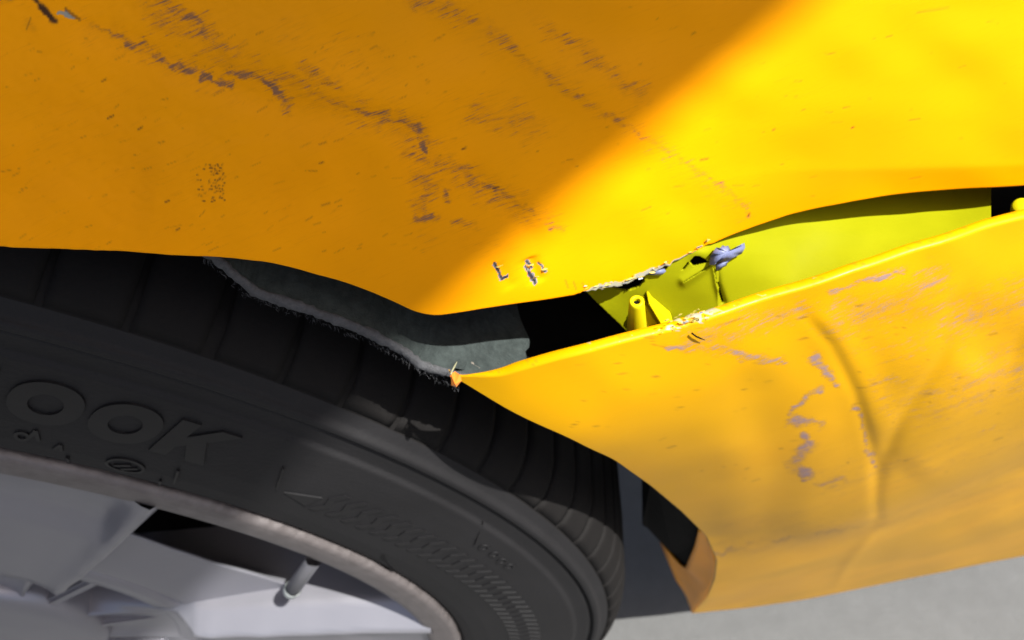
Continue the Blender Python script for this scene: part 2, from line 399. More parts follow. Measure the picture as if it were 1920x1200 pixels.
# torn hole at the upper left and crushed, bare edge along the tear
d = dseg(u, v, [(62, 2), (80, 24), (100, 44)]); A[..., 1] = np.maximum(A[..., 1], (1-sstep(3, 8, d+(fbm(u/9, v/9, 8)-.5)*8))*infr)
d = dseg(u, v, [(108, 28), (132, 38)]); A[..., 2] = np.maximum(A[..., 2], (1-sstep(3, 11, d+(fbm(u/7, v/7, 9)-.45)*20))*.62*infr)
d = dseg(u, v, [(120, 22), (146, 42)]); A[..., 1] = np.maximum(A[..., 1], .7*(1-sstep(1.5, 4, d))*infr)
d = dseg(u, v, [(45, 45), (60, 60)]); A[..., 0] = np.maximum(A[..., 0], .35*np.exp(-(d/12)**2)*infr)
lipv = np.repeat(np.interp(u[:, 0], uu, from_lip)[:, None], len(hz), 1)
below = lipv-v
edge_w = sstep(1085, 1120, u)*(1-sstep(1250, 1330, u))*(5+14*fbm(u/16, v*0, 61)*sstep(1090, 1130, u)*(1-sstep(1200, 1260, u)))
A[..., 2] = np.maximum(A[..., 2], (1-sstep(.6, 1.0, below/np.maximum(edge_w, .01)))*(edge_w > 1)*infr*.95)
for pts, w0 in [([(927, 492), (936, 510), (941, 521)], 3.2), ([(941, 521), (952, 516)], 2.2), ([(988, 492), (997, 502)], 3.2), ([(992, 512), (1003, 528)], 4.2), ([(985, 498), (992, 516)], 2.0), ([(1010, 492), (1024, 508)], 1.8)]:
    d = dseg(u, v, pts)+(fbm(u/5, v/5, 12)-.5)*3
    A[..., 1] = np.maximum(A[..., 1], (1-sstep(w0*.5, w0*1.1, d))*infr)
    A[..., 2] = np.maximum(A[..., 2], .75*(1-sstep(w0*1.1, w0*1.7, d+(fbm(u/5, v/5, 14)-.42)*9))*infr)
for (cu, cv, s) in [(1060, 530, .6), (1075, 533, .7), (1092, 536, .7)]:
    d = dseg(u, v, [(cu, cv-7), (cu+5, cv+7)]); A[..., 1] = np.maximum(A[..., 1], .35*(1-sstep(.6, 2, d))*infr)
# rolled edge: the lip turns under and inboard
roll = []
for dy, dz in ((.010, .0015), (.006, -.0004), (.0030, -.0013), (.0012, -.0010), (.0003, -.0004)):
    R_ = G[:, 0].copy(); R_[:, 1] += dy; R_[:, 2] += dz; roll.append(R_)
top = []
for dy, dz in ((.05, .03), (.14, .045), (.28, .05)):
    R_ = G[:, -1].copy(); R_[:, 1] += dy; R_[:, 2] += dz; top.append(R_)
G2 = np.concatenate([np.stack(roll, 1), G, np.stack(top, 1)], 1)
A2 = np.concatenate([np.repeat(A[:, :1], 5, 1), A, np.repeat(A[:, -1:], 3, 1)], 1)
A2[:, :3, 1:] *= .3
fender = grid('front_wing', G2, M_FEND, car, attr=A2)

# slab on posts added out of view; its straight edge throws the diagonal shade across the wing and wheel
PC = hit(np.array([1012.]), np.array([430.]), YU)[0]; PT = hit(np.array([1520.]), np.array([2.]), YU)[0]
PN = np.cross(SUN, PT-PC); PN /= np.linalg.norm(PN)
if PN[0] < 0: PN = -PN
ZC = 1.35
e_dir = np.cross(PN, [0, 0, 1.0]); e_dir /= np.linalg.norm(e_dir)
p0 = PC+SUN*((ZC-PC[2])/SUN[2])
side = np.cross([0, 0, 1.0], e_dir)
if side@PN > 0: side = -side
can = bpy.data.objects.new('shade_slab', None); COL.objects.link(can); can.location = (float(p0[0]), float(p0[1]), GZ)
can['label'] = 'grey flat slab on two thin posts, added out of view to cast shade'; can['category'] = 'shade_slab'
def slab(name, a, b, c, d, th, mat, parent): return prism(name, [a, b, c, d], (0, 0, th), mat, parent)
L1, L2, WD = 1.1, 1.1, 0.9
slab('shade_slab_top', p0-e_dir*L1, p0+e_dir*L2, p0+e_dir*L2+side*WD, p0-e_dir*L1+side*WD, .03, M_SHADE_SLAB, can)
for q in (p0-e_dir*(L1-.1)+side*(WD-.1), p0+e_dir*(L2-.1)+side*(WD-.1)):
    s_ = .02
    prism('post', [q+np.array([a, b, GZ-q[2]]) for a, b in ((-s_, -s_), (s_, -s_), (s_, s_), (-s_, s_))], (0, 0, ZC-GZ), M_SHADE_SLAB, can)


# ---- front bumper (lower panel): control points traced on it with their distance inboard
LIPY = lambda x: -.010+.22*(x-.254)
cp = [(848, 705, -.004), (950, 765, -.0085), (1060, 815, -.010), (1150, 860, -.006), (1220, 910, .001), (1280, 960, .009), (1325, 1005, .018), (1345, 1050, .026), (1341, 1085, .034), (1326, 1120, .045), (1300, 1150, .062)]
P = np.array([at_y(a, b, y) for a, b, y in cp])
arch = P.copy()
ctl = [(p[0], p[2], p[1]) for p in P]
for x in (.28, .31, .35, .39, .45, .55, .70): ctl.append((x, .268, LIPY(x)))
for x in (.31, .35, .39, .45, .55, .70): ctl.append((x, .261, LIPY(x)-.0026))
for x in (.30, .35, .42, .55, .70): ctl.append((x, .249, LIPY(x)-.0048-.004*(x-.3)))
BU = np.array([1300., 1400., 1500., 1600., 1700., 1810., 1920., 2100.]); BV = np.array([1150., 1141., 1126., 1107., 1086., 1064., 1044., 1008.])
bq = at_y(BU, BV, .062+.050*(BU-1300)/620)
for q in bq[1:]: ctl.append((q[0], q[2], q[1]))
for x, z, y in ((.36, .20, .0045), (.48, .20, .030), (.60, .20, .056), (.75, .20, .090), (.40, .10, .0180), (.48, .10, .0405), (.60, .10, .067), (.75, .10, .101),
                (.42, .00, .0365), (.50, .00, .0535), (.60, .00, .074), (.75, .00, .105)):
    ctl.append((x, z, y))
ctl = np.array(ctl); YB = tps(ctl[:, :2], ctl[:, 2], 1e-4)
lip_b = np.array([(846, 700), (870, 699), (900, 692), (960, 676), (1020, 661), (1100, 640), (1180, 620), (1240, 604), (1300, 585), (1350, 569), (1420, 548), (1500, 521), (1600, 484), (1700, 451), (1780, 425), (1860, 402), (1920, 386), (2000, 366)], float)
lb_u = np.linspace(846, 2000, 600); lb_v = smooth1(np.interp(lb_u, lip_b[:, 0], lip_b[:, 1])[:, None], 6)[:, 0]
lb_v += sstep(1240, 1262, lb_u)*(1-sstep(1325, 1345, lb_u))*((fbm(lb_u/8, lb_u*0, 71)-.5)*9)
lb_top = lb_v.copy(); lb_v = lb_v+2.0+19*sstep(850, 955, lb_u)
LBP = hit(lb_u, lb_v, YB)
lbx, lbz = LBP[:, 0], LBP[:, 2]
arc_d = interp_poly(arch, 400); arc_d = smooth1(arc_d, 9)
zt = lambda x: np.interp(x, lbx, lbz, right=lbz[-1])
# rows run from lip to bottom edge; the left border follows the wheel arch
NR, NC = 420, 520
tr = np.linspace(0, 1, NR)**1.15
ai = np.interp(tr, np.linspace(0, 1, 400), np.arange(400))
zl = np.interp(ai, np.arange(400), arc_d[:, 2]); xl = np.interp(ai, np.arange(400), arc_d[:, 0])
tc_ = np.linspace(0, 1, NC)**1.25
X = xl[None]+(.75-xl[None])*tc_[:, None]
zarch_top = zl[0]
zbot = zl[-1]
frac = (zarch_top-zl)/(zarch_top-zbot)
ZT = zt(X[:, :1]*1.0)
Z = np.empty_like(X)
for j in range(NR):
    ztj = zt(X[:, j])
    blend = 1-frac[j]
    Z[:, j] = zl[j]+(ztj-zt(xl[j]))*blend**2+(np.interp(X[:, j], bq[:, 0], bq[:, 2])-bq[0, 2])*frac[j]**2
Yv = YB(X, Z)
G = np.stack([X, Yv, Z], -1)
u, v = px(G); infr = (u > 780) & (u < 2100) & (v > 250) & (v < 1300)
den = (fbm(u/170, v/150, 21, 2)-.5)*.0020*infr*sstep(0, .06, tc_)[:, None]
for pts, wd, amp in [([(1480, 560), (1560, 650), (1605, 740), (1640, 860), (1645, 970), (1630, 1040)], 13, .00036), ([(1520, 560), (1610, 690), (1660, 830)], 32, -.0006),
                     ([(1800, 620), (1745, 700), (1690, 780), (1652, 870), (1648, 940)], 15, .00042), ([(1840, 660), (1760, 800), (1700, 900)], 44, -.0005),
                     ([(1990, 868), (1800, 925), (1650, 985), (1590, 1060), (1545, 1135)], 11, -.00036), ([(1990, 900), (1800, 955), (1680, 1010), (1610, 1090)], 24, .00036),
                     ([(1350, 1035), (1470, 1015), (1620, 985)], 10, -.0002), ([(1760, 560), (1880, 640), (1940, 660)], 60, .0006), ([(1350, 700), (1450, 850), (1480, 960)], 60, .0005)]:
    den += amp*crease(u, v, pts, wd)*infr
G[..., 1] += den
A = blank(u)
S1 = streak(u, v, 17, 46, 5, 81); S2 = streak(u, v, 20, 90, 6, 83)
scuff([([(1250, 652), (1290, 658)], 9, .95), ([(1290, 650), (1320, 655)], 8, .7), ([(1335, 655), (1395, 664)], 11, .78), ([(1395, 672), (1470, 680)], 10, .82), ([(1525, 672), (1545, 695), (1560, 718)], 9, 1.0), ([(1555, 700), (1566, 722)], 7, 1.1),
       ([(1538, 728), (1505, 755), (1482, 782)], 7, .98), ([(1490, 793), (1535, 793)], 7, 1.05), ([(1480, 792), (1545, 795)], 11, .72), ([(1508, 818), (1520, 832), (1502, 845)], 11, 1.05), ([(1500, 850), (1490, 872)], 16, .72), ([(1500, 874), (1518, 882), (1508, 893)], 9, 1.1),
       ([(1600, 768), (1618, 795), (1630, 840)], 6, .85), ([(1628, 850), (1636, 858)], 10, .98), ([(1634, 862), (1645, 878)], 7, 1.0), ([(1560, 548), (1630, 526), (1700, 502)], 4.5, 1.05), ([(1600, 535), (1700, 500)], 8, .6),
       ([(1800, 600), (1830, 600)], 16, .62), ([(1640, 720), (1680, 712)], 16, .52), ([(1540, 905), (1580, 895)], 12, .62), ([(1340, 1040), (1400, 1025)], 6, .60)], S1, A)
scuff([([(1290, 635), (1400, 615), (1500, 590)], 34, .50), ([(1570, 600), (1700, 560), (1760, 520)], 40, .53), ([(1780, 610), (1925, 560)], 46, .56), ([(1750, 760), (1920, 680)], 50, .48), ([(1400, 1020), (1620, 985)], 6, .5), ([(1640, 640), (1950, 560)], 90, .30), ([(1700, 760), (1950, 690)], 90, .34), ([(1560, 900), (1950, 800)], 80, .26), ([(1380, 1000), (1950, 930)], 70, .26)], S2, A)  # wide strokes: brown smears, doubling as duller light on the right and lower side
A[..., 0] *= infr
d = dseg(u, v, [(1297, 626), (1305, 632)])
sp = np.zeros(u.shape)
for k in range(90):
    cu, cv = random.uniform(1000, 1900), random.uniform(560, 900)
    L = random.choice([3, 4, 8, 16]); an = math.radians(random.gauss(18, 6))
    m = (np.abs(u-cu) < L+8) & (np.abs(v-cv) < L+8)
    if m.any(): sp[m] = np.maximum(sp[m], random.uniform(.15, .55)*np.exp(-(dseg(u[m], v[m], [(cu-math.cos(an)*L/2, cv+math.sin(an)*L/2), (cu+math.cos(an)*L/2, cv-math.sin(an)*L/2)])/1.3)**2))
for pts, s, w0 in [([(1100, 632), (1150, 622), (1185, 612), (1225, 612)], .5, 1.2), ([(1222, 636), (1225, 650), (1250, 655)], .4, 1.2), ([(1345, 612), (1390, 600)], .35, 1.5)]:
    sp = np.maximum(sp, s*np.exp(-(dseg(u, v, pts)/w0)**2))
A[..., 1] = sp*infr
lipv = np.interp(u, lb_u, lb_v); dn = v-lipv
ww = sstep(1240, 1275, u)*(1-sstep(1310, 1350, u))*(0+14*sstep(.45, .8, fbm(u/9, v/9, 91)))
A[..., 2] = np.maximum(A[..., 2], (1-sstep(.7, 1.05, dn/np.maximum(ww, .01)))*(ww > 1)*.9*infr)
cr = np.exp(-(dseg(u, v, [(1278, 600), (1284, 590), (1281, 580), (1290, 596)])/1.6)**2)*.9
A[..., 1] = np.maximum(A[..., 1], cr*infr)
# rounded top edge with a ledge turning inboard, then down
rows = []
E0 = G[:, 0]
led = (.15+.85*sstep(.2545, .2690, E0[:, 0]))
for dy, dz in ((.0050, -.016), (.0031, -.0030), (.0029, -.0004), (.0026, .0001), (.0019, .0004), (.0011, .0005), (.0004, .0003)):
    R_ = E0.copy(); R_[:, 1] += dy*led; R_[:, 2] += dz*led; rows.append(R_)
brow = []
for dy, dz in ((.0008, -.0012), (.004, -.0022), (.012, -.0016), (.05, .002)):
    R_ = G[:, -1].copy(); R_[:, 1] += dy; R_[:, 2] += dz; brow.append(R_)
G2 = np.concatenate([np.stack(rows, 1), G, np.stack(brow, 1)], 1)
AR = np.repeat(A[:, :1], len(rows), 1)*.0; ur, vr = px(np.stack(rows, 1))
AR[..., 2] = .5*sstep(980, 1100, ur)*(1-sstep(1500, 1640, ur))*sstep(.62, .70, fbm(ur/14, vr/4, 97))
AR[..., 2] = np.maximum(AR[..., 2], .9*sstep(1235, 1262, ur)*(1-sstep(1325, 1350, ur))*sstep(.42, .55, fbm(ur/9, vr/7, 95)))
AR[..., 1] = .25*sstep(.66, .72, fbm(ur/30, vr/2.5, 99))
A2 = np.concatenate([AR, A, np.repeat(A[:, -1:], len(brow), 1)], 1)
# the wheel-arch side also has a small rounded return
ret = []
for k, (dy, dr) in enumerate(((.0070, -.0030), (.0035, -.0016), (.0014, -.0010), (.0003, -.0004))):
    R_ = G2[0].copy(); rr = np.hypot(R_[:, 0], R_[:, 2])
    tf = sstep(.262, .215, R_[:, 2]); dr = dr*(.3+.7*tf); R_[:, 1] += dy*(.12+.88*tf); R_[:, 0] += R_[:, 0]/rr*dr; R_[:, 2] += R_[:, 2]/rr*dr*.6; ret.append(R_)
G2 = np.concatenate([np.stack(ret, 0), G2], 0); A2 = np.concatenate([np.repeat(A2[:1], 4, 0), A2], 0)
bumper = grid('front_bumper', G2, M_BUMP, car, attr=A2)

# return flange of the bumper behind the lower end of the arch
def pts3(L): return [at_y(float(a), float(b), y) for a, b, y in L]
oa = pts3([(1312, 988, .015), (1330, 1012, .020), (1343, 1050, .029), (1339, 1085, .037), (1324, 1120, .046), (1299, 1149, .063)])
ib = pts3([(1311, 986, .018), (1303, 1020, .030), (1285, 1065, .048), (1262, 1040, .058), (1236, 1006, .072), (1268, 1085, .068)])
FG = np.stack([interp_poly(oa, 24), interp_poly(ib, 24)], 1)
FG = np.stack([FG[:, 0]*(1-t)+FG[:, 1]*t+np.array([.002, 0, .0])*math.sin(t*math.pi) for t in np.linspace(0, 1, 8)], 1)
fo = grid('return_flange', FG, M_FEND, bumper, attr=np.zeros(FG.shape[:2]+(3,), np.float32))
sm = fo.modifiers.new('thickness', 'SOLIDIFY'); sm.thickness = .0012

# ---- black lower liner seen through the arch
bl = pts3([(1203, 862, .070), (1204, 984, .072), (1214, 990, .071), (1238, 1011, .0705), (1262, 1042, .060), (1286, 1067, .050), (1301, 1025, .034), (1314, 985, .022), (1275, 925, .014), (1225, 880, .016)])
prism('lower_liner', bl, (.004, .006, -.002), M_DARK, car)

# ---- inner yellow-green flange in the gap
ip = []
fy = lambda a, b: float(hit(np.array([a]), np.array([b]), YU)[0, 1]); by = lambda a, b: float(hit(np.array([a]), np.array([b]), YB)[0, 1])
for a, b, o in ((1110, 548, .004), (1180, 532, .0025), (1250, 500, .0008), (1330, 460, .0008), (1400, 430, .0030), (1500, 398, .006), (1600, 378, .009), (1700, 367, .0105), (1850, 355, .012)):
    ip.append((a, b, fy(a, b-4)+o))
for a, b, o in ((1110, 640, .014), (1180, 620, .013), (1300, 585, .010), (1420, 548, .0075), (1500, 521, .0068), (1600, 484, .0064), (1700, 451, .0082), (1860, 402, .0110)):
    ip.append((a, b, by(a, b+3)+o))
ip = np.array(ip); YI = tps(ip[:, :2], ip[:, 2], 1e-3)
nu_, nv_ = 560, 230
U, V_ = np.meshgrid(np.linspace(1080, 1858, nu_), np.linspace(0, 1, nv_), indexing='ij')
vt = np.interp(U, lip_px[:, 0], lip_px[:, 1])-26; vb = np.interp(U, lip_b[:, 0], lip_b[:, 1])+26
VV = vb+(vt-vb)*V_
YY = YI(U, VV)+(fbm(U/120, VV/70, 51, 2)-.5)*.0014
# pressed folds around the crack
YY += -.0007*np.exp(-(dseg(U, VV, [(1282, 528), (1330, 497)])/9)**2)+.0006*np.exp(-(dseg(U, VV, [(1339, 500), (1345, 534), (1355, 566)])/7)**2)*np.sign(U-1346)
YY += -.0011*np.exp(-(((U-1318)/26)**2+((VV-475)/16)**2))
G = CAM+ray(U, VV)*((YY-CAM[1])/ray(U, VV)[..., 1])[..., None]
nz = (fbm(U/7, VV/7, 55)-.5)
kill = (VV > 549+(U-1100)*.97+nz*2)                                             # slanting free end
kill |= (((U-1172)/36)**2+((VV-522)/24)**2+nz*.12 < 1) & (VV > 505)             # round hole by the torn edge
kill |= inpoly(U, VV, [(1292, 491), (1301, 481), (1311, 481), (1330, 491), (1301, 499)])
kill |= inpoly(U, VV, [(1277, 507), (1289, 492), (1293, 494), (1283, 506)])
kill |= inpoly(U, VV, [(1281, 529), (1305, 514), (1330, 497), (1332, 499), (1306, 517), (1283, 530)])
kill |= inpoly(U, VV, [(1338, 500), (1340.5, 500), (1346.5, 533), (1356, 566), (1354, 566), (1343.5, 534)])
kill |= inpoly(U, VV, [(1236, 505), (1250, 497), (1251, 504), (1240, 507)])
keep = ~(kill[:-1, :-1] | kill[1:, 1:])
fl = grid('inner_flange', G, M_INNER, bumper, keep=keep)
sm = fl.modifiers.new('thickness', 'SOLIDIFY'); sm.thickness = .0011; sm.offset = -1

# curled blue-grey torn piece and its smaller mate
def curled(name, poly, lift, mat, parent, y0=0.0, n=1):
    c = np.mean(np.array(poly, float), 0)
    P3 = []
    for k, (a, b) in enumerate(poly):
        y = float(YI(a, b))-lift*(0.35+.65*abs(math.sin(k*1.7)))-y0
        P3.append(at_y(float(a), float(b), y))
    P3.append(at_y(float(c[0]), float(c[1]), float(YI(c[0], c[1]))-lift*1.25-y0))
    m = len(poly); F = [(k, (k+1) % m, m) for k in range(m)]
    o = pyobj(name, P3, F, mat, parent, smooth=True)
    s_ = o.modifiers.new('thickness', 'SOLIDIFY'); s_.thickness = .00035
    return o
curled('torn_flap', [(1333, 481), (1336, 473), (1343, 466), (1350, 465), (1354, 462), (1359, 464), (1363, 462), (1368, 470), (1375, 469), (1382, 465), (1388, 459), (1394, 457), (1395, 465), (1389, 474), (1376, 481), (1360, 487), (1345, 492), (1338, 495), (1330, 496)], .0022, M_BLUE, bumper)
curled('torn_flap', [(1341, 497), (1352, 491), (1373, 482), (1369, 488), (1363, 490), (1360, 497), (1352, 500), (1344, 507)], .0008, M_BLUE, bumper)
curled('torn_flap', [(1214, 513), (1231, 506), (1245, 505), (1248, 508), (1241, 513), (1226, 514)], .0007, M_BLUE, bumper)

# screw boss with two gussets
def tube(name, a, b, ra, rb, mat, parent, n=28, hole=.5, dome=True):
    a = np.asarray(a, float); b = np.asarray(b, float); ax = b-a; L = np.linalg.norm(ax); ax /= L
    e1 = np.cross(ax, [0, 1, .3]); e1 /= np.linalg.norm(e1); e2 = np.cross(ax, e1)
    pr = [(ra*hole*.9, -L*.0+.0022), (ra*hole, -.0), (ra*hole*1.1, -.0004), (ra*.8, -.0005), (ra*.95, -.0001), (ra, .0006), (rb, L)]
    if not dome: pr = [(0.0001, -.0002), (ra*.8, -.0002), (ra, .0003), (rb, L)]
    th = np.linspace(0, 2*math.pi, n, endpoint=False)
    Gt = np.stack([[a+ax*h+r*(math.cos(t)*e1+math.sin(t)*e2) for r, h in pr] for t in th])
    return grid(name, Gt, mat, parent, closed=True)
yb0 = by(1190., 626.)
T0 = at_y(1194., 566., yb0+.0075); T1 = at_y(1194., 640., yb0+.0095)
boss = tube('screw_boss', T0, T1, .0017, .0027, M_BOSS, bumper, hole=.45)
pyobj('boss_hole_shade', [T0+np.array([.0008*math.cos(t), .0006*math.sin(t), -.0004]) for t in np.linspace(0, 6.28, 14)[:-1]], [tuple(range(13))], M_DARK, bumper)  # flat dark disc stands in for the shaded bore
for gi, q in enumerate(([(1204, 574), (1209, 568), (1214, 569), (1238, 612), (1236, 630), (1219, 632)], [(1215, 570), (1219, 567), (1225, 571), (1262, 604), (1262, 620), (1246, 622)])):
    P3 = [at_y(float(a), float(b), float(YI(a, min(b, 606)))-(.0030, .0042)[gi]+.0014*(k in (2, 3))) for k, (a, b) in enumerate(q)]
    prism('gusset', P3, (.0002, .0050, -.0015), M_BOSS, bumper, bev=.0004, smooth=False)
# a second, round-topped boss at the right end of the gap, behind a dark slot
T0 = at_y(1915., 385., by(1912., 392.)+.011); T1 = at_y(1908., 440., by(1905., 395.)+.015)
tube('screw_boss', T0, T1, .0021, .0028, M_BOSS, bumper, dome=False)
q = pts3([(1852, 352, .047), (1990, 330, .060), (1990, 420, .060), (1852, 425, .047)])
prism('backing_rib', q, (0, .004, 0), M_BLACK, bumper)

# paint flakes along both torn edges
def flake(u0, v0, size, y, mat, parent):
    n = random.choice([3, 4, 5]); P3 = []
    a0 = random.uniform(0, 6.28)
    for k in range(n):
        a = a0+k*6.28/n+random.uniform(-.4, .4); s_ = size*random.uniform(.5, 1.2)
        P3.append(at_y(u0+math.cos(a)*s_*1.7, v0+math.sin(a)*s_*.5-math.cos(a)*s_*.5, y-random.uniform(0, .0006)))
    o = prism('paint_flake', P3, (0.00004, .00012, -.00004), mat, parent); return o
for k in range(24):
    a = random.choice([random.uniform(1095, 1330), random.uniform(1095, 1230)]); b = float(np.interp(a, uu, from_lip))
    flake(a, b-random.uniform(-1, 9), random.uniform(1.5, 5), fy(a, b-5)-.0001, random.choice([M_FLAKE, M_FLAKE, M_FLAKE2]), fender)
for k in range(26):
    a = random.gauss(1292, 26); b = float(np.interp(a, lb_u, lb_v))
    flake(a, b-random.uniform(0, 24), random.uniform(2, 5.5), by(a, b+6)+.0006, random.choice([M_FLAKE, M_FLAKE, M_FLAKE, M_FLAKE2]), bumper)
for a, b in ((935, 500), (996, 497), (1003, 520), (1022, 505)):
    flake(a, b, 5, fy(a, b)-.0003, M_FLAKE, fender)
# crumpled orange tip of the bumper
q = pts3([(843, 704, -.0050), (852, 700, -.0030), (864, 705, -.0045), (866, 715, -.0060), (857, 721, -.0060), (849, 719, -.0055)])
c_ = np.mean(q, 0)+np.array([0, -.0012, .0002])
tp = pyobj('bent_tip', q+[c_], [(k, (k+1) % 6, 6) for k in range(6)], M_ORANGE, bumper, smooth=False); s_ = tp.modifiers.new('thickness', 'SOLIDIFY'); s_.thickness = .0006

# ---- wheel-arch felt liner
na, ny = 420, 90
aa = np.radians(np.linspace(100, 41, na)); yy = np.linspace(0, .15, ny)**1.0
AAg, YYg = np.meshgrid(aa, yy, indexing='ij')
deg = np.degrees(AAg)
rad = .3505+.012*sstep(45, 41, deg)*(deg < 45)+.0105*sstep(51.5, 55.5, deg)+.055*YYg+.0012*np.sin(deg*.55)+(fbm(deg*.9, YYg*160, 101)-.5)*.0020
AAg = AAg-np.radians(sstep(44, 41, deg)*(fbm(YYg*90, YYg*0+3, 111)-.5)*5.0*(deg < 44)); G = np.stack([rad*np.cos(AAg), YYg+.0005*(fbm(deg*3, YYg*0, 103)-.5), rad*np.sin(AAg)], -1)
liner = grid('wheel_arch_liner', G, M_FELT, car)
# its frayed cut edge, a thick fibrous bead with uneven outline
nb = 12; th = np.linspace(0, 2*math.pi, nb, endpoint=False)
Eg = []
for i in range(na):
    a = aa[i]; d_ = math.degrees(a)
    rc = float(rad[i, 0])-.0004; wv = .0008+.0006*float(fbm(np.array(d_*2.2), np.array(1.5), 105))
    row = []
    for t in th:
        n_ = .00055*(float(fbm(np.array(d_*9), np.array(t*1.3+5), 107))-.5)*2
        rr = rc+(wv*1.15+n_)*math.sin(t); y_ = .0004+(wv*.8+n_)*math.cos(t)
        row.append((rr*math.cos(a), y_, rr*math.sin(a)))
    Eg.append(row+[row[0]])
grid('frayed_edge', np.array(Eg), M_EDGE, liner)
V_, F_ = [], []
for k in range(1500):
    a = math.radians(random.uniform(43, 75)); r_ = .3500+.0105*float(sstep(51.5, 55.5, np.array(math.degrees(a))))+.0012*math.sin(math.degrees(a)*.55)-random.uniform(.0006, .0018); y_ = random.uniform(-.0010, .001)
    p_ = np.array([r_*math.cos(a), y_, r_*math.sin(a)])
    d_ = np.array([random.gauss(0, 1), random.gauss(-.4, .7), random.gauss(-.8, .8)]); d_ *= random.uniform(.0004, .0013)/np.linalg.norm(d_)
    w_ = np.array([.00006, 0, .00006]); n0 = len(V_)
    V_ += [p_-w_, p_+w_, p_+d_]; F_.append((n0, n0+1, n0+2))
fb = pyobj('felt_fibres', V_, F_, M_EDGE, liner); fb['kind'] = 'stuff'
# torn shreds and a dry stalk caught at the bumper tip
prism('felt_shred', pts3([(866, 694, .003), (884, 681, .004), (900, 690, .003), (880, 697, .002)]), (0, .0005, 0), simple('pale felt', (.13, .11, .09), .9, vs=500), liner)
prism('felt_shred', pts3([(852, 690, .000), (860, 676, .003), (876, 680, .004), (872, 694, .002)]), (0, .0005, 0), M_FELT, liner)
def stalk(name, P3, r, mat, parent=None):
    P3 = interp_poly(P3, 12); n = 6; th = np.linspace(0, 2*math.pi, n, endpoint=False); rows = []
    for k, p_ in enumerate(P3):
        t_ = P3[min(k+1, 11)]-P3[max(k-1, 0)]; t_ /= np.linalg.norm(t_)
        e1 = np.cross(t_, [.3, 1, .2]); e1 /= np.linalg.norm(e1); e2 = np.cross(t_, e1)
        rk = r*(1-.75*abs(k-5.5)/5.5*(k/11))
        rows.append([p_+rk*(math.cos(a)*e1+math.sin(a)*e2) for a in th]+[p_+rk*e1])
    return grid(name, np.array(rows), mat, parent)
st = stalk('dry_stalk', pts3([(845, 702, -.0060), (850, 691, -.0045), (857, 678, -.002)]), .00022, M_STRAW)
st['label'] = 'thin dry grass stalk caught at the pointed tip of the yellow bumper'; st['category'] = 'stalk'
hp = hit(np.array([1296., 1304., 1313., 1321.]), np.array([624., 630., 634., 637.]), YB)+np.array([0, -.0004, .0004])
st = stalk('splinter', list(hp), .00020, M_DARK)
st['label'] = 'short dark curved splinter lying on the yellow bumper below its chipped edge'; st['category'] = 'splinter'

# ---- inside of the wing and arch, coloured near-black to stand in for shade
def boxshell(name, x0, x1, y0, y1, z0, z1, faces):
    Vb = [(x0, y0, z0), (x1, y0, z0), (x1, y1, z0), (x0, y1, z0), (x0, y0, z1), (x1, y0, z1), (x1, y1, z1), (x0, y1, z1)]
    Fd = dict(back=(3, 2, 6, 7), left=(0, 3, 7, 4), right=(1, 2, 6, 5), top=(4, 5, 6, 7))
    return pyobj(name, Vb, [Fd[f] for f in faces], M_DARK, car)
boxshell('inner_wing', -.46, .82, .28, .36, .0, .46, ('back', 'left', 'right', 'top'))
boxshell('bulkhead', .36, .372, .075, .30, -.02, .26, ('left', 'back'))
boxshell('cavity_dark_sheet', .235, .44, .10, .135, .03, .335, ('back',))  # dark sheet added behind the gap so it reads as shade
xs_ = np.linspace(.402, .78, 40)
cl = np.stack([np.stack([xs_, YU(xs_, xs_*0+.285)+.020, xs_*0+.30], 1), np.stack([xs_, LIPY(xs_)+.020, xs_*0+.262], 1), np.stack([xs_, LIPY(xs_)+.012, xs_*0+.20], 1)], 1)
grid('sun_block_strip', cl, M_DARK, car)  # strip added out of view to block sun through the gap
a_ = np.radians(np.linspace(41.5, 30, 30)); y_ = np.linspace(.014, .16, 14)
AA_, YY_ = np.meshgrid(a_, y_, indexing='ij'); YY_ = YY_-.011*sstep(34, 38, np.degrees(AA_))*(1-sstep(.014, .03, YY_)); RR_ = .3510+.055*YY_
grid('sun_block_sheet', np.stack([RR_*np.cos(AA_), YY_, RR_*np.sin(AA_)], -1), M_DARK, car)  # dark sheet added to keep sun off the tread below
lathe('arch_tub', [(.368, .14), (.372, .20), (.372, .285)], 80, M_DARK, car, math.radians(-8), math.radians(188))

# ------------------------------------------------------------------ tyre
side = [(.230, .020), (.236, .008), (.240, .0045), (.243, .0018), (.248, .0002), (.256, -.0010), (.268, -.0014), (.280, -.0010), (.290, -.0004), (.2966, .0003), (.2974, .0016), (.3000, .0018),
        (.3040, .0019), (.3046, .0034), (.3052, .0034), (.3058, .0010), (.3082, .0013), (.3090, .0032), (.3125, .0052), (.3157, .0082), (.3182, .0115), (.3196, .017), (.3200, .022), (.3198, .045), (.3198, .072), (.3150, .074), (.3150, .082), (.3235, .084), (.3238, .11), (.3160, .112), (.3160, .122), (.3235, .124), (.3215, .165), (.316, .19), (.305, .212), (.28, .225), (.25, .222), (.236, .21)]
side_i = [i for i, q in enumerate(side) if q == (.3125, .0052)][0]
tyre = lathe('tyre', dense(side[:side_i+1], 6), 480, M_RUB, car)
lathe('tread_base', dense(side[side_i:], 5), 360, M_TREAD, tyre)
YS = lambda r: np.interp(r, [s[0] for s in side[:21]], [s[1] for s in side[:21]])
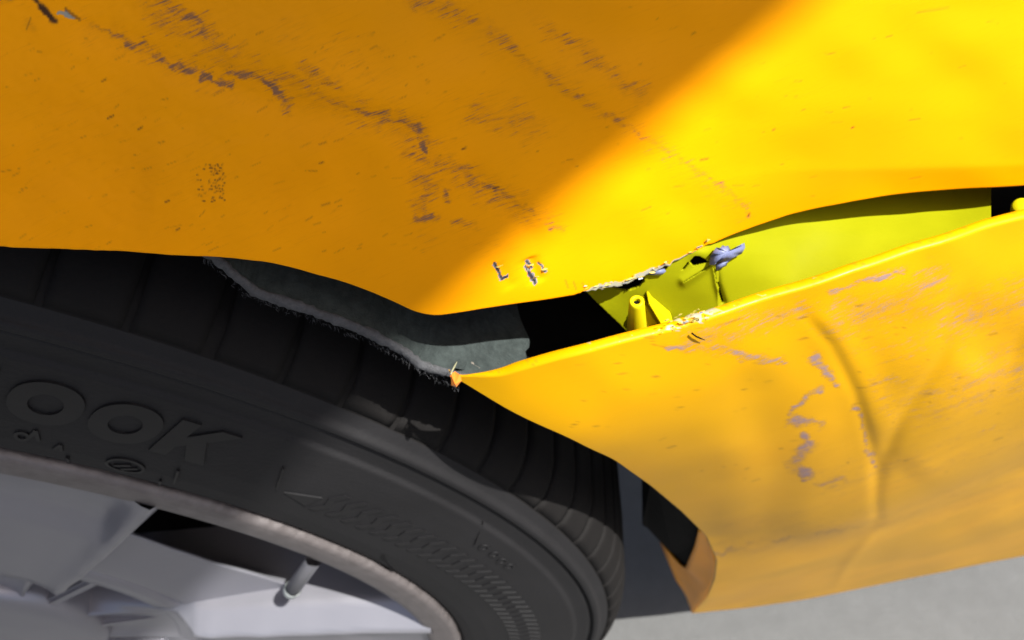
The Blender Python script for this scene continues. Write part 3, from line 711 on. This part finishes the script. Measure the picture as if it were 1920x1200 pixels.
# tread blocks: one mesh, turned round the wheel
PITCHD = 3.27
bp = [(.0080, .3120), (.0058, .3128), (.0052, .3136), (.0068, .3158), (.0098, .3185), (.0140, .3207), (.020, .3222), (.045, .3236), (.071, .3240), (.0722, .3230), (.0722, .3180)]
bpd = interp_poly(np.array(bp), 26)
aw = math.radians(PITCHD-.33); nn = 9
rows = []
for k in range(nn):
    t = k/(nn-1); a = (t-.5)*aw
    inset = .0005*(1 if k in (0, nn-1) else 0)
    rows.append([((r-inset)*math.cos(a+(y-.01)*.10), y, (r-inset)*math.sin(a+(y-.01)*.10)) for y, r in bpd])
c0 = [((.3172)*math.cos(-aw/2*1.02), y, .3172*math.sin(-aw/2*1.02)) for y, r in bpd]
c1 = [((.3172)*math.cos(aw/2*1.02), y, .3172*math.sin(aw/2*1.02)) for y, r in bpd]
c0 = [(min(math.hypot(*q), 9)*0+((r-.0045)*math.cos(-aw/2+(y-.01)*.10)), y, (r-.0045)*math.sin(-aw/2+(y-.01)*.10)) for (y, r), q in zip(bpd, rows[0])] if False else [((r-.0045)*math.cos(-aw/2+(y-.01)*.10), y, (r-.0045)*math.sin(-aw/2+(y-.01)*.10)) for y, r in bpd]
c1 = [((r-.0045)*math.cos(aw/2+(y-.01)*.10), y, (r-.0045)*math.sin(aw/2+(y-.01)*.10)) for y, r in bpd]
bme = grid_mesh('tread_block', np.array([c0]+rows+[c1])); bme.materials.append(M_TREAD)
for k in range(110):
    a = 53.45+k*PITCHD
    o = bpy.data.objects.new('tread_block', bme); COL.objects.link(o); o.parent = tyre
    o.location = (0, 0, 0)
    o.rotation_euler = (0, -math.radians(a), 0)
# raised lettering on the sidewall, read clockwise with the tops outward
R0, RH = .2712, .0200
def mark(name, loops, mat, h=.0007, parent=None):          # loops: list of (outer, inner or None) in (deg, r)
    bm = bmesh.new()
    for outer, inner in loops:
        def P3(a, r, d): return (r*math.cos(math.radians(a)), float(YS(r))-d, r*math.sin(math.radians(a)))
        if inner is None:
            f = [bm.verts.new(P3(a, r, h)) for a, r in outer]; b = [bm.verts.new(P3(a, r, -.0006)) for a, r in outer]; n = len(f)
            bm.faces.new(f)
            for i in range(n): bm.faces.new((f[i], b[i], b[(i+1) % n], f[(i+1) % n]))
        else:
            n = len(outer); vs = [[bm.verts.new(P3(a, r, d)) for a, r in lp] for lp in (outer, inner) for d in (h, -.0006)]
            of, ob, jf, jb = vs
            for i in range(n):
                j = (i+1) % n
                bm.faces.new((of[i], of[j], jf[j], jf[i])); bm.faces.new((of[i], ob[i], ob[j], of[j])); bm.faces.new((jf[i], jf[j], jb[j], jb[i]))
    bmesh.ops.recalc_face_normals(bm, faces=bm.faces)
    bmesh.ops.triangulate(bm, faces=[f for f in bm.faces if len(f.verts) > 4])
    me = bpy.data.meshes.new(name); bm.to_mesh(me); bm.free()
    return link(name, me, mat, parent)
GL = dict(
    H=[[(0, 0), (.3, 0), (.3, .38), (.7, .38), (.7, 0), (1, 0), (1, 1), (.7, 1), (.7, .62), (.3, .62), (.3, 1), (0, 1)]],
    A=[[(0, 0), (.3, 0), (.36, .2), (.64, .2), (.7, 0), (1, 0), (.66, 1), (.34, 1)]],
    N=[[(0, 0), (.28, 0), (.28, .55), (.72, 0), (1, 0), (1, 1), (.72, 1), (.72, .45), (.28, 1), (0, 1)]],
    K=[[(0, 0), (.3, 0), (.3, .30), (.42, .42), (.66, 0), (1.02, 0), (.64, .62), (1.0, 1), (.66, 1), (.3, .62), (.3, 1), (0, 1)]])
def place_letter(ch, a_left, wd):
    def mp(s, h): return (a_left-(s+.12*h)*wd, R0+h*RH)
    if ch == 'O':
        t = np.linspace(0, 2*math.pi, 41)[:-1]
        def sq(v_, p): return np.sign(v_)*np.abs(v_)**p
        out = [mp(.5+.53*sq(np.cos(q), .92), .5+.52*sq(np.sin(q), .92)) for q in t]
        inn = [mp(.5+.25*np.cos(q), .5+.255*np.sin(q)) for q in t]
        return mark('raised_letter', [(out, inn)], M_LETTER, parent=tyre)
    return mark('raised_letter', [([mp(s, h) for s, h in lp], None) for lp in GL[ch]], M_LETTER, parent=tyre)
for ch, a in zip('HANKOOK', (73.8, 70.1, 66.4, 62.6, 58.7, 54.95, 51.35)):
    place_letter(ch, a, 3.15)
# oval emblem, small figures and mould ticks near the rim
t = np.linspace(0, 2*math.pi, 33)[:-1]
mark('oval_emblem', [([(51.75+1.15*math.cos(q), .2565+.0053*math.sin(q)) for q in t], [(51.75+.98*math.cos(q), .2565+.0043*math.sin(q)) for q in t]),
                     ([(52.4, .2555), (51.6, .2585), (51.45, .2575), (52.3, .2545)], None), ([(51.9, .2535), (51.1, .2575), (51.0, .2565), (51.7, .2528)], None)], M_LETTER, .0006, tyre)
for a, r, wd, ht in ((57.0, .2600, .75, .0062), (55.6, .2565, .6, .0040)):
    mark('small_figure', [([(a+wd/2, r), (a+wd/2-.2, r), (a, r+ht*.5), (a-wd/2+.2, r), (a-wd/2, r), (a-.1, r+ht), (a+.1, r+ht)], None)], M_LETTER, .0005, tyre)
mark('small_figure', [([(57.6+.42*math.cos(q), .2605+.003*math.sin(q)) for q in t], [(57.6+.22*math.cos(q), .2605+.0016*math.sin(q)) for q in t])], M_LETTER, .0005, tyre)
for a0_, r0_, a1_, r1_ in ((54.6, .242, 54.9, .252), (48.4, .253, 49.0, .2635), (48.6, .2425, 49.2, .252), (43.3, .271, 44.4, .283), (28.1, .288, 30.2, .2975), (24.6, .2425, 29.6, .2530)):
    mark('mould_tick', [([(a0_+.07, r0_), (a0_-.07, r0_), (a1_-.07, r1_), (a1_+.12, r1_+.0004)], None)], M_LETTER, .0009, tyre)
for a, r in ((27.0, .2885), (25.4, .2885), (23.9, .2880), (22.6, .2880)):
    mark('small_figure', [([(a+.45*math.cos(q), r+.0022*math.sin(q)) for q in t], [(a+.26*math.cos(q), r+.0013*math.sin(q)) for q in t])], M_LETTER, .0004, tyre)
# arrow and zigzag band
mark('arrow_mark', [([(42.6, .2700), (40.4, .2665), (40.4, .2745)], None)], M_LETTER, .0005, tyre)
for k in range(34):
    a = 40.0-k*1.42; s_ = .52; sl_ = .42
    lv = [.2655, .2700, .2700, .2745, .2745, .2800]
    of = [0, sl_, sl_, 0, 0, sl_]
    lf = [(a-o_, r) for o_, r in zip([0, sl_, 0, sl_], [.2655, .2704, .2753, .2805])]
    rt = [(p_[0]-s_, p_[1]) for p_ in lf]
    mark('zigzag_mark', [(lf+rt[::-1], None)], M_LETTER, .0004, tyre)

# ------------------------------------------------------------------ wheel rim
lipp = [(.2330, .016), (.2400, .0050), (.2412, .0020), (.2406, .0004), (.2392, -.0004), (.2355, -.0004), (.2290, .0003), (.2262, .0012), (.2244, .0035), (.2236, .010), (.2230, .014)]
def wob(G, th):
    n_ = (fbm(np.degrees(th)*2.2, th*0, 131)-.5)*.0010+(fbm(np.degrees(th)*9, th*0, 133)-.5)*.0009
    k = np.exp(-((np.hypot(G[..., 0], G[..., 2])-.2405)/.0015)**2)*(G[..., 1] < .006)
    f = 1+(n_[:, None]*k)/.24
    G[..., 0] *= f; G[..., 2] *= f; return G
rim = lathe('alloy_rim', dense(lipp, 5), 1080, M_LIP, car, wob=wob)
def rotY(P, ang):
    c, s = math.cos(ang), math.sin(ang); P = np.asarray(P, float)
    return np.stack([P[..., 0]*c-P[..., 2]*s, P[..., 1], P[..., 0]*s+P[..., 2]*c], -1)
lathe('rim_barrel', dense([(.2232, .0135), (.2190, .016), (.2150, .03), (.208, .060), (.204, .20)], 3), 200, M_DARK, rim)  # barrel coloured near-black in place of the shade behind the slot
# spoke face left of the window: recessed upper facet, crease, proud lower facet, flat bevel down its edge
def pol(a, r, y): return np.array([r*math.cos(math.radians(a)), y, r*math.sin(math.radians(a))])
def spoke_mesh():
    rs = np.array([.2300, .2260, .219, .205, .196, .190, .184, .172, .150, .125, .118, .105, .06])
    cols = [(-17.6, .060), (-17.5, .012), (-15.2, -.0015), (-14.4, -.0010), (-13.0, .0015), (-10, .0030), (-5, .0036), (0, .0036), (5, .0036), (10, .0030), (13.0, .0015), (14.4, -.0010), (15.2, -.0015), (17.5, .012), (17.6, .060)]
    Gs = []
    for a, y in cols:
        row = []
        for r in rs:
            inn = abs(a) < 13.5
            dy = 0
            if inn: dy = .0030*sstep(.183, .197, r)*(1-sstep(.212, .226, r))-.0018*sstep(.225, .20, r)*0-.0010*sstep(.19, .13, r)
            w_ = 1.0 if r > .13 else max(.2, (r-.02)/.11)
            rr = r if not (abs(a) > 13.5) else r
            row.append(pol(a*(1+.16*(.2245-r)/.1), rr, y+dy+(.010 if r < .11 else 0)+(.004*sstep(.13, .10, r)) ))
        Gs.append(row)
    Gs = np.array(Gs)
    # resample smoothly
    Gs = np.stack([interp_poly(Gs[:, j], 90) for j in range(len(rs))], 1)
    Gs = np.stack([interp_poly(Gs[i], 70) for i in range(90)], 0)
    return grid_mesh('spoke', Gs)
spm = spoke_mesh(); spm.materials.append(M_ALLOY)
CENT = 62.9
# dished web between spokes, with the slot left open along the rim
def web_mesh():
    # outline of the slot's lower edge and rim side, as angle -> outer radius
    ang = np.linspace(50, -6.5, 110)
    ro = np.interp(ang, [-6.5, -3.0, 0.0, 5.0, 12.0, 24, 33, 41, 50], [.2240, .2120, .194, .177, .161, .148, .146, .148, .151])
    ro = smooth1(ro[:, None], 3)[:, 0]
    t = np.linspace(0, 1, 60); Gs = []
    for a, r1 in zip(ang, ro):
        row = []
        for q in t:
            r = .1115+(r1-.1115)*q
            y = .0105+.0090*q+.0015*math.sin(q*math.pi)+.004*(1-q)**3-.0035*sstep(.93, 1.0, q)*0
            y += -.010*sstep(.196, .2215, r)
            row.append(pol(a, r, y))
        # rolled edge into the slot
        yl_ = row[-1][1]; row += [pol(a, r1+.0006, yl_+.0005), pol(a, r1+.0004, yl_+.0014), pol(a, r1-.0030, yl_+.0024)]
        row = [pol(a, .104, .030), pol(a, .108, .0165), pol(a, .1100, .0150)]+row
        Gs.append(row)
    return grid_mesh('spoke_web', np.array(Gs))
wbm = web_mesh(); wbm.materials.append(M_ALLOY)
for k in range(5):
    rot = -math.radians(k*72.0)
    o = bpy.data.objects.new('spoke', spm); COL.objects.link(o); o.parent = rim; o.rotation_euler = (0, -math.radians(CENT)+rot, 0)
    o = bpy.data.objects.new('spoke_web', wbm); COL.objects.link(o); o.parent = rim; o.rotation_euler = (0, rot, 0)
# hub: ring with a few slots, darker centre
lathe('hub_cover', dense([(.1095, .020), (.1080, .0150), (.104, .0135), (.094, .0150), (.090, .019), (.088, .035)], 4), 200, M_ALLOY, rim)
lathe('hub_cover', dense([(.0600, .040), (.060, .012), (.055, .009), (.030, .006), (.001, .005)], 4), 120, M_ALLOY, rim)
for k in range(10):
    a = 31+k*36
    q = [pol(a+3.0, .058, .012), pol(a+2.0, .0905, .017), pol(a-2.0, .0905, .017), pol(a-3.0, .058, .012)]
    prism('hub_bar', q, (0, .012, 0), M_ALLOY, rim, bev=.0015)
lathe('brake_disc', dense([(.001, .052), (.150, .052), (.152, .055), (.152, .075)], 3), 120, M_DARK, car)  # near-black as well, so the slot looks shaded
# valve stem with a bright cap, standing out of the slot
va = pol(25.4, .1975, .0010); vb = pol(29.6, .2200, .0040)
vo = tube('valve_stem', va, vb, .0032, .0031, M_ALLOY, rim, dome=False)
d_ = (va-vb)/np.linalg.norm(va-vb)
tube('valve_cap', va+d_*.0035, va-d_*.0005, .0034, .0035, M_CHROME, rim, dome=False)
